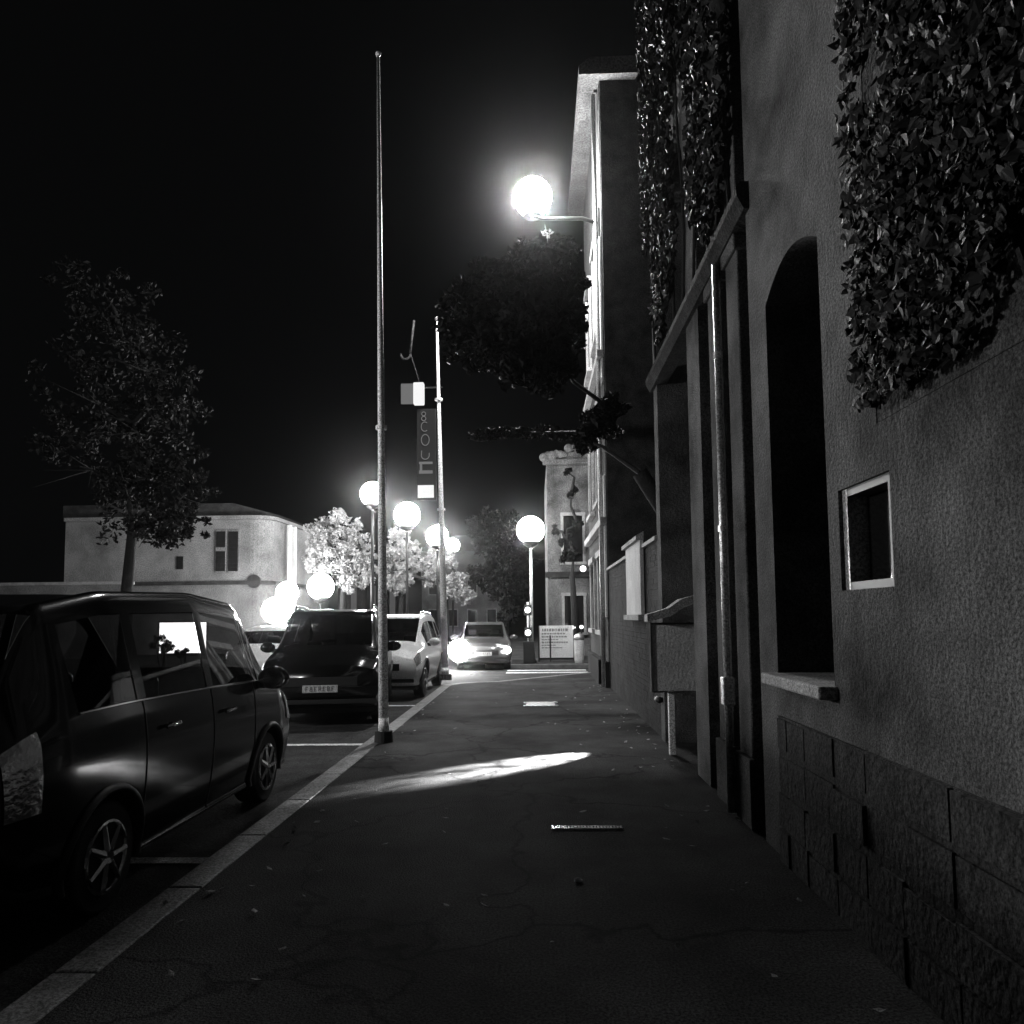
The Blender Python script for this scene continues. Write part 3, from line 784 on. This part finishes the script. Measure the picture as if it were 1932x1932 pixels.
def shrub(px, py, D, rad, label, seed, n=500):  # leafy clump added to rag the outline of the glare panel
    rnd = random.Random(seed); c = at(px, py, D); h = c.z
    o = empty('shrub', (c.x, D, 0), label, 'shrub', 'shrubs added to break up the glare panel')
    st_ = MB(); lf_ = MB()
    for k in range(6):
        a = rnd.uniform(0, 2 * PI); e = Vector((math.cos(a) * rad * .6, math.sin(a) * rad * .6, h + rnd.uniform(-.2, .2) * rad))
        st_.path([(0, 0, 0), e * .5 + Vector((0, 0, .05)), e], [.02, .014, .006], 6)
    st_.build('stem', M['bark'], o)
    for k in range(9):
        d = Vector((rnd.uniform(-1, 1), rnd.uniform(-1, 1), rnd.uniform(-.9, .9))) * rad * .7
        leaves(lf_, Vector((0, 0, h)) + d, (rad * .42,) * 3, n // 9, .05, rnd)
    lf_.build('foliage', M['leaf_dark'], o)

# ------------------------------------------------------------------ across the junction
sgn = empty('traffic_signal', (p6.x - .12, 24.75, 0), 'short signal post with two small lit discs beside the globe lamp across the junction', 'traffic signal')
MB().tube((0, 0, 0), (0, 0, 2.0), .035).build('post', M['pole'], sgn, smooth=True)
for z in (1.74, 1.0):
    hd = MB().box(-.12, .12, -.1, .08, z - .17, z + .17).build('signal_head', M['dark_metal'], sgn, bevel=.03)
    MB().tube((0, -.12, z), (0, -.101, z), .095, n=18).build('light', M['signal'], hd)
MB().box(-.16, .2, -.14, .14, 0, .72).build('cabinet', M['dark_metal'], sgn, bevel=.02)

wb0 = at(1018, 1241, 25.6); wb1 = at(1081, 1180, 25.6)
wb = empty('hoarding_board', (wb0.x, 25.6, 0), 'white board with rows of grey writing fixed on a low barrier across the junction', 'board')
ww = wb1.x - wb0.x
MB().box(0, ww, 0, .04, wb0.z, wb1.z).build('board', M['white_board'], wb)
zz = wb1.z - .10
rr = random.Random(3)
for k, (hh, fill) in enumerate(((.09, .8), (.05, .7), (.05, .75), (.03, .55), (.05, .8), (.03, .5), (.03, .6))):
    x = .08 if k else .1; wr_ = MB()
    while x < ww * fill:
        wd = rr.uniform(.03, .09); wr_.box(x, x + wd, -.008, -.001, zz - hh, zz); x += wd + .025
    zz -= hh + .055
    wr_.build('writing', M['grey_print'], wb)
lg = MB().box(-.03, ww + .03, -.02, .06, wb0.z - .07, wb0.z - .004)
lg.build('rail', M['dark_metal'], wb)
for x in (-.04, ww * .3, ww + .01): MB().box(x, x + .05, -.06, -.012, 0, wb1.z if x != ww * .3 else wb0.z + .75).build('leg', M['dark_metal'], wb)

bn = at(1093, 1243, 24.9)
bi = empty('litter_bin', (bn.x, 24.9, 0), 'small white litter bin with domed lid at the right end of the white board', 'litter bin')
MB().lathe([(.001, 0), (.14, 0), (.16, .1), (.17, .75), (.001, .75)], n=20).build('bin_body', M['white_board'], bi, smooth=False)
MB().lathe([(.001, .76), (.18, .76), (.18, .82), (.12, .93), (.001, .97)], n=20).build('lid', M['zinc'], bi, smooth=True)
for (px, py) in ((1082, 1184), (1097, 1183)):
    q = at(px, py, 26.0)
    o = empty('garden_light', (q.x, q.y, 0), ('left' if px < 1090 else 'right') + ' one of two small lit knobs above the white litter bin', 'light', 'small lights above the litter bin')
    MB().tube((0, 0, 0), (0, 0, q.z - .05), .02).build('stem', M['dark_metal'], o)
    MB().sphere((0, 0, q.z), .06, 14).build('bulb', M['signal'], o, smooth=True)
q = at(1100, 1073, 20.7)
o = empty('wall_lamp', (WX, q.y, q.z), 'tiny round lamp on the corner house wall above the junction', 'lamp')
MB().sphere((q.x - WX, 0, 0), .08, 16).build('bulb', M['signal'], o, smooth=True)
MB().tube((q.x - WX, 0, 0), (-.001, 0, .05), .015).build('arm', M['dark_metal'], o)

# far house across the junction, lit by the globe lamp
fh0 = at(1035, 1162, 29.0)
fh = empty('far_house', (fh0.x, 29.0, 0), 'pale two storey house with a ragged carved gable across the junction', 'house')
htop = at(1035, 872, 29).z
MB().box(0, 9, 0, 8, 0, htop).build('wall', M['pale_far'], fh)
for z in (htop * .40, ): MB().box(-.1, 9, -.12, -.001, z, z + .22).build('string_course', M['dark_stone'], fh)
for (a, b, z0, z1) in ((.62, 1.35, .9, 2.3), (.62, 1.35, 3.6, 5.4), (2.4, 3.2, 3.6, 5.4)):
    f = MB().box(a - .1, a, -.07, -.002, z0, z1).box(b, b + .1, -.07, -.002, z0, z1).box(a - .12, b + .12, -.1, -.002, z1, z1 + .12).box(a - .14, b + .14, -.14, -.002, z0 - .1, z0)
    fo = f.build('window_frame', M['stone'], fh)
    MB().box(a, b, -.02, -.003, z0, z1).build('window_pane', M['dark_glass'], fo)
orn = MB()
rr = random.Random(5)
for k in range(11):
    x = -.1 + k * .16; orn.sphere((x, -.12 + rr.uniform(-.05, .05), htop + .12 + .10 * k * .5 + rr.uniform(-.1, .1)), rr.uniform(.1, .2), 10)
orn.prism([(-.1, htop), (1.8, htop), (1.8, htop + .62), (1.2, htop + .42), (.5, htop + .25)], -.05, .3, 'y')
orn.box(-.15, 9, -.22, -.01, htop - .12, htop + .06)
orn.build('carved_gable', M['pale_far'], fh)
cp = at(1107, 828, 28.6)
MB().box(cp.x - fh0.x - .17, cp.x - fh0.x + .17, .4, .8, htop, cp.z + .3).build('chimney', M['pale_far'], fh)

# ------------------------------------------------------------------ old house on the left
hA0 = at(495, 1150, 33.0)
ha = empty('old_house', (hA0.x, 33.0, 0), 'old two storey rendered house with shuttered windows behind the parked cars on the left', 'house')
hz = at(440, 980, 33.0).z
Wd = 9.0
# rounded street corner outline
out = [(-Wd, 0), (-.6, 0)]
for k in range(1, 8):
    t = -PI / 2 + (PI / 2) * k / 8
    out.append((-.6 + .9 * math.cos(t), .9 + .9 * math.sin(t)))
out += [(.45, 9.0), (-Wd, 9.0)]
MB().prism(out, 0, hz, 'z').build('wall', M['facadeA'], ha)
def grow(o, k): return [(x + (k if x > -1 else 0), y - k if y < 1 else y) for x, y in o]
MB().prism(grow(out, .14), hz + .001, hz + .16, 'z').build('eaves', M['facadeA'], ha)
sz_ = at(440, 1103, 33).z
MB().prism(grow(out, .16), sz_, sz_ + .16, 'z').build('string_course', M['dark_stone'], ha)
rf = [(-Wd - .2, hz + .17), (.7, hz + .17), (-1.4, hz + .75), (-Wd - .2, hz + .75)]
MB().prism(rf, .1, 8.9, 'y').build('roof', M['dark_stone'], ha)
for (xa, xb) in ((409, 427), (432, 451)):
    a = at(xa, 1078, 33) - Vector(ha.location); b = at(xb, 1003, 33) - Vector(ha.location)
    f = MB().box(a.x - .05, b.x + .05, -.08, -.002, a.z - .06, b.z + .06)
    fo = f.build('window_frame', M['facadeA'], ha)
    zmid = (a.z + b.z) / 2
    s_ = MB()
    for k in range(10):
        z0 = a.z + (b.z - a.z) * k / 10
        if k != 5 or xa > 420: s_.box(a.x, b.x, -.12, -.082, z0 + .002, z0 + (b.z - a.z) / 10 - .002)
    s_.build('shutter', M['black_timber'], fo)
for (px, py) in ((340, 1062), (508, 1080)):
    a = at(px - 6, py + 12, 33) - Vector(ha.location); b = at(px + 6, py - 12, 33) - Vector(ha.location)
    if px < 500:
        MB().box(a.x, b.x, -.06, -.002, a.z, b.z).build('vent_window', M['black_timber'], ha)
a = at(480, 1097, 33) - Vector(ha.location)
MB().tube((a.x, -.1, a.z), (a.x, -.002, a.z), .3, n=20).build('plaque', M['dark_stone'], ha)
for yy in (1.9, 2.6):
    MB().box(.455, .6, yy, yy + .22, 0, hz - .05).build('pilaster', M['pale_plaster'], ha)
# neighbouring low wall on the far left
lw = empty('boundary_wall', (-17.5, 30, 0), 'low rendered boundary wall at the left end of the old house', 'wall')
MB().box(-9, 1.0, 0, .3, 0, 3.0).build('masonry', M['facadeA'], lw)
MB().box(-9.05, 1.05, -.05, .35, 3.0, 3.12).build('coping', M['stone'], lw)

# dark pavilion between the lamps, low roof, lit slits
dk0 = at(675, 1150, 40)
kk = empty('dark_pavilion', (dk0.x, 40, 0), 'low dark flat roofed building with faint window bars behind the near pole', 'building')
kw = at(712, 1150, 40).x - at(636, 1150, 40).x
kz = at(675, 1088, 40).z
MB().box(-kw / 2, kw / 2 + 1.6, 0, 5, RZ, kz).build('wall', M['black_timber'], kk)
MB().box(-kw / 2 - .2, kw / 2 + 1.8, -.3, 5.2, kz, kz + .15).build('roof', M['dark_stone'], kk)
for k in range(6):
    x = -kw / 2 + .2 + k * .52
    MB().box(x, x + .3, -.02, -.002, .8, kz - .5).build('window', M['winlight'] if k % 2 else M['dark_glass'], kk)
bf0 = at(890, 1150, 62)
bf = empty('background_house', (bf0.x, 62, 0), 'dim far house behind the silver car at the end of the street', 'house')
bfz = at(890, 1040, 62).z
MB().box(-4.2, 3.0, 0, 6, RZ, bfz).build('wall', M['facadeA'], bf)
MB().prism([(-4.5, bfz), (3.3, bfz), (1.5, bfz + 1.3), (-2.7, bfz + 1.3)], -.3, 6.3, 'y').build('roof', M['dark_stone'], bf)
for k in range(4):
    x = -3.5 + k * 1.6
    for z0 in (.8, 3.4):
        fo = MB().box(x - .08, x + .78, -.05, -.002, z0 - .08, z0 + 1.38).build('window_frame', M['stone'], bf)
        MB().box(x, x + .7, -.08, -.052, z0, z0 + 1.3).build('window_pane', M['dark_glass'], fo)

# ------------------------------------------------------------------ trees
def leaves(mb, c, rad, n, size, rnd, flat=1.0):
    for _ in range(n):
        while True:
            v = Vector((rnd.uniform(-1, 1), rnd.uniform(-1, 1), rnd.uniform(-1, 1)))
            if v.length < 1: break
        v = v * (0.55 + .45 * rnd.random())
        p = Vector(c) + Vector((v.x * rad[0], v.y * rad[1], v.z * rad[2]))
        a = Vector((rnd.gauss(0, 1), rnd.gauss(0, 1), rnd.gauss(0, 1))).normalized()
        b = a.orthogonal().normalized(); b = Matrix.Rotation(rnd.uniform(0, 2 * PI), 3, a) @ b
        c2 = a.cross(b)
        s = size * rnd.uniform(.6, 1.3)
        mb.add([p - b * s, p + c2 * s * .45 - b * s * .1, p + b * s + a * s * .2, p - c2 * s * .45 - b * s * .1], [(0, 1, 2, 3)])

def tree(base, blobs, label, mleaf, trunk_r=.16, n=350, size=.12, seed=1, group='trees', lr=.42, spread=.95):
    rnd = random.Random(seed)
    o = empty('tree', base, label, 'tree', group)
    B = Vector(base); cr = MB(); tk = MB()
    loc = [(Vector(c) - B, r) for c, r in blobs]
    cen = sum((c for c, _ in loc), Vector()) / len(loc)
    top = Vector((cen.x * .5, cen.y * .5, cen.z * .62))
    mid = Vector((cen.x * .15 + rnd.uniform(-.05, .05), cen.y * .15, cen.z * .35))
    tk.path([(0, 0, 0), mid, top], [trunk_r, trunk_r * .8, trunk_r * .6], 10)
    joined = [top]
    for c, r in sorted(loc, key=lambda q: (q[0] - top).length):
        st_ = min(joined, key=lambda q: (q - c).length); joined.append(c)
        m2 = st_.lerp(c, .5) + Vector((rnd.uniform(-.2, .2), rnd.uniform(-.2, .2), .15))
        tk.path([st_, m2, c], [trunk_r * lr, trunk_r * lr * .7, trunk_r * .08], 7)
        for _ in range(4):
            e = c + Vector((rnd.uniform(-1, 1) * r[0], rnd.uniform(-1, 1) * r[1], rnd.uniform(-1, 1) * r[2])) * .7
            tk.tube(m2.lerp(c, .6), e, trunk_r * .1, trunk_r * .03, 5)
        # clumps
        nc = max(5, int(n / 45))
        for _ in range(nc):
            d = Vector((rnd.gauss(0, 1), rnd.gauss(0, 1), rnd.gauss(0, 1))).normalized() * rnd.uniform(.35, spread)
            cc = c + Vector((d.x * r[0], d.y * r[1], d.z * r[2]))
            k = rnd.uniform(.16, .42)
            leaves(cr, cc, (r[0] * k, r[1] * k, r[2] * k), int(n / nc), size, rnd)
    tk.build('trunk', M['bark'], o, smooth=True)
    cr.build('crown', mleaf, o)
    return o
def shade_ivy(label, y0, y1, z0, z1, n, thr, seed, edge, lsz=.06):  # leaf layer added to darken the wall where little light falls
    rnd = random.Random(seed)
    o = empty('shade_ivy', (WX - .05, (y0 + y1) / 2, z0), label, 'shade leaves', 'leaves added for shade on the stone house')
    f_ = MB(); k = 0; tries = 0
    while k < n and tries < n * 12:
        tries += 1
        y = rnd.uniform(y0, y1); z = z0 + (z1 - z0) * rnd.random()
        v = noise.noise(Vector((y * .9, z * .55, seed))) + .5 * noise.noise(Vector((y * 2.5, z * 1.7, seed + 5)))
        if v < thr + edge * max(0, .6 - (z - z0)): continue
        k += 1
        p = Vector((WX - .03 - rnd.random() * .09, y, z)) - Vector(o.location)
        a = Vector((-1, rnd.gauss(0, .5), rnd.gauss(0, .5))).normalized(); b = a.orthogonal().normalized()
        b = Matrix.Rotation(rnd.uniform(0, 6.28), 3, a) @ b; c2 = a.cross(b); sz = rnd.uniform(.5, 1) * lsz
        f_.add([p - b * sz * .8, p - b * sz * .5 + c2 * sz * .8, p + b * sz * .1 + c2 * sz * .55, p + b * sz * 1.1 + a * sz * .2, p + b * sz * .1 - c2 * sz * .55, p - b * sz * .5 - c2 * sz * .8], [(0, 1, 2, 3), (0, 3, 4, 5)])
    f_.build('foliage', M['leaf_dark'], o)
    st_ = MB()
    for q in range(7):
        y = y0 + (y1 - y0) * (q + .5) / 7; pts = [Vector((WX - .02, y + .12 * math.sin(j * 1.3 + q), z0 + (z1 - z0) * j / 12)) - Vector(o.location) for j in range(13)]
        st_.path(pts, [.016 * (1 - j / 16) for j in range(13)], 6)
    st_.build('stem', M['bark'], o)
shade_ivy('added leaf layer standing in for the dark patches on the wall above the pilasters and porch', 5.35, 9.56, 4.7, 12, 15000, -.12, 3, .9)
shade_ivy('added leaf layer standing in for the dark wall nearest the camera above the small window', -1.5, 3.42, 2.45, 6.5, 30000, -.25, 8, 1.0, .034)
# crown over the pavement: trunk stands in the garden behind the brick wall
B = []
for (px, py, D, r) in ((1058, 478, 13.2, .32), (1040, 515, 12.6, .5), (990, 500, 12.2, .45), (1015, 570, 12.0, .6), (1065, 600, 11.6, .42), (1035, 640, 11.6, .55), (985, 620, 11.4, .6), (1000, 690, 11.2, .55), (940, 590, 11.6, .6),
                       (925, 520, 12, .5), (1060, 690, 11.4, .35), (1050, 560, 12.2, .4), (900, 640, 11.6, .6), (950, 680, 11.4, .55), (880, 560, 11.8, .5), (1085, 530, 12, .25),
                       (1130, 800, 12.9, .32), (1105, 830, 12.9, .25), (1150, 770, 12.6, .3)):
    B.append((tuple(at(px, py, D)), (r, r, r * .8)))
tree((3.3, 12.4, 0), B, 'dark tree leaning over the garden wall, a few leaves catching the bracket lamp', M['leaf_near'], .22, 1500, .075, 4, group=None, lr=.2, spread=1.0)
LT = [o for o in bpy.data.objects if o.name == 'tree'][0]
low = MB(); lv = random.Random(4)
for k in range(9):
    c_ = Vector((-.95 + k * .29, 13.8 + lv.uniform(-.05, .05), 4.95 + lv.uniform(-.06, .06))) - Vector(LT.location)
    leaves(low, c_, (.34, .16, .13), 210, .06, lv)
low.tube(Vector((-.7, 13.8, 4.95)) - Vector(LT.location), Vector((1.5, 13.6, 4.9)) - Vector(LT.location), .012, .03, 6)
low.build('shadow_branch', M['leaf_near'], LT)  # leafy branch added to cast the shadow bands on the pavement
LT_sprig = leafmat('lit_leaf', .35, .5)  # paler copy of the tree's leaf, lamplight put into its colour
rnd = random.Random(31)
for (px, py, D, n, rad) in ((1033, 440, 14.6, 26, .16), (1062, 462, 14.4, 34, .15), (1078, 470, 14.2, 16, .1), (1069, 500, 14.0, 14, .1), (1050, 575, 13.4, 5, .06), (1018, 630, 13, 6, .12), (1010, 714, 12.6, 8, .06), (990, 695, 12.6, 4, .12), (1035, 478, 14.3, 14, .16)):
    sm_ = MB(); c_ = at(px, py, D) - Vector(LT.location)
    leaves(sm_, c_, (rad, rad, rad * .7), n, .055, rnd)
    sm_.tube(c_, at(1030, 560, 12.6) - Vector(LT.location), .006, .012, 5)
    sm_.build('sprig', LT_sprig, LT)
shrub(306, 1216, 18.9, .26, 'larger dark shrub added to break the lower left corner of the glare panel', 51)
shrub(345, 1232, 18.9, .17, 'smaller dark shrub added to break the lower edge of the glare panel', 52, 350)
# tree on the far left
B = []
for (px, py, r) in ((270, 690, 1.1), (300, 760, 1.0), (250, 800, 1.3), (230, 640, 1.3), (330, 880, .7), (350, 930, .6), (290, 900, .9), (240, 930, 1.2), (180, 760, 1.4), (300, 1000, .9), (150, 880, 1.3), (340, 990, .6), (200, 560, 1.2)):
    B.append((tuple(at(px, py, 20)), (r, r * 1.2, r * .8)))
b0 = at(262, 1240, 20)
tree((b0.x - .4, 20, 0), B, 'dark leafy tree at the left edge in front of the old house', M['leaf'], .2, 900, .085, 7, spread=1.3)
# lit trees behind the row of lamps
def far_tree(spots, D, bx, label, m, seed, n=1100, size=.085, depth=1.0):
    B = []
    for (px, py, r) in spots:
        rr_ = r / 1419 * D
        B.append((tuple(at(px, py, D)), (rr_, rr_ * depth, rr_)))
    b0 = at(bx, 1250, D)
    tree((b0.x, D, RZ), B, label, m, .16, n, size, seed, group='trees across the street')
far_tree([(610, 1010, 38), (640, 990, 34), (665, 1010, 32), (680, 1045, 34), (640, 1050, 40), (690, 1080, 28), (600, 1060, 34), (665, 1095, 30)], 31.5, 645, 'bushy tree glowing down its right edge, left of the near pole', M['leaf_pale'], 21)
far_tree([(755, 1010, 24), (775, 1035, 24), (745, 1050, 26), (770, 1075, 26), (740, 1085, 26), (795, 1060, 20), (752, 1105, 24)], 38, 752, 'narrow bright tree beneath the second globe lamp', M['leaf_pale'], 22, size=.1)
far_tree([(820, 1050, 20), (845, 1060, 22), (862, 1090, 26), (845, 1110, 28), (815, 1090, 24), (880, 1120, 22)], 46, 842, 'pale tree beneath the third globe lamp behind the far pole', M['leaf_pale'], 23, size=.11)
far_tree([(905, 1000, 34), (940, 985, 36), (970, 1000, 30), (925, 1050, 40), (965, 1060, 38), (945, 1110, 40), (985, 1110, 30), (960, 1155, 32), (1000, 1060, 24), (905, 1085, 26), (940, 1020, 30)], 47, 958, 'big dark tree left of the globe lamp across the junction', M['leaf_dark'], 24, n=1300, size=.14)
far_tree([(1068, 1020, 16), (1080, 1040, 16), (1066, 1048, 14), (1052, 1000, 12), (1090, 990, 14), (1078, 930, 14), (1070, 890, 12)], 27.5, 1088, 'slim dark shrub tree in front of the pale far house', M['leaf_dark'], 25, n=260, size=.09)

# ------------------------------------------------------------------ night air: halos round the lamps
hz_ = MB().box(-70, 70, -8, 95, RZ - 1.2, 17).build('haze', bpy.data.materials.new('haze'))
hz_['kind'] = 'stuff'
hm = hz_.data.materials[0]; hm.use_nodes = True
hm.node_tree.nodes.remove(hm.node_tree.nodes['Principled BSDF'])
pv = hm.node_tree.nodes.new('ShaderNodeVolumePrincipled')
pv.inputs['Color'].default_value = (.9, .9, .9, 1)
pv.inputs['Density'].default_value = 0.00055
pv.inputs['Anisotropy'].default_value = 0.978
hm.node_tree.links.new(pv.outputs[0], hm.node_tree.nodes['Material Output'].inputs['Volume'])

# ------------------------------------------------------------------ small things on the ground
pt = at(1108, 1556, 5.62)
gp = empty('drain_cover', (at(1108, 1556, 5.6).x, 5.62, 0), 'pale slotted metal strip lying in the dark foreground paving', 'drain cover')
s_ = MB()
s_.box(-.26, .26, -.035, -.028, .003, .011).box(-.26, .26, .028, .035, .003, .011)
for k in range(22): s_.box(-.256 + k * .0235, -.256 + k * .0235 + .015, -.0279, .0279, .003, .010)
so_ = s_.build('grating', M['steel'], gp)
pp = at(1091, 1650, 4.52)
mb = MB(); mb.sphere((0, 0, .02), .022, 9)
rnd = random.Random(9); mb.v = [(x, y, z * .35) for x, y, z in mb.v]; mb.v = [(x * rnd.uniform(.6, 1.4), y * rnd.uniform(.6, 1.3), max(0.001, z * rnd.uniform(.6, 1.4))) for x, y, z in mb.v]
tag(mb.build('foil_scrap', M['foil'], loc=(pp.x, 4.52, 0)), 'tiny crumpled scrap of shiny foil on the dark foreground paving', 'litter')
bc = at(1020, 1326, 13.3)
bc_ = empty('manhole_cover', (bc.x, 13.3, 0), 'small iron cover set in the pavement beyond the shadow bands', 'manhole cover')
MB().box(-.25, .25, -.22, .22, .001, .012).build('cover', M['dark_metal'], bc_, bevel=.003)
MB().box(-.3, .3, -.27, -.221, .001, .014).box(-.3, .3, .221, .27, .001, .014).build('frame', M['zinc'], bc_)

lf = MB(); rnd = random.Random(77)
for _ in range(170):
    x = rnd.choice([rnd.gauss(KX + .35, .25), rnd.uniform(-1.9, 1.4), rnd.gauss(1.3, .15)]); y = rnd.uniform(1.6, 17)
    if not (KX + .02 < x < 1.5): continue
    a = rnd.uniform(0, 2 * PI); sz = rnd.uniform(.015, .035); z = .010
    u_ = Vector((math.cos(a), math.sin(a), rnd.uniform(-.1, .3))) * sz; v_ = Vector((-math.sin(a), math.cos(a), rnd.uniform(0, .3))) * sz * .6
    c_ = Vector((x, y, z)); lf.add([c_ - u_, c_ + v_, c_ + u_ + Vector((0, 0, .006)), c_ - v_], [(0, 1, 2, 3)])
tag(lf.build('fallen_leaves', M['stone']), kind='stuff')
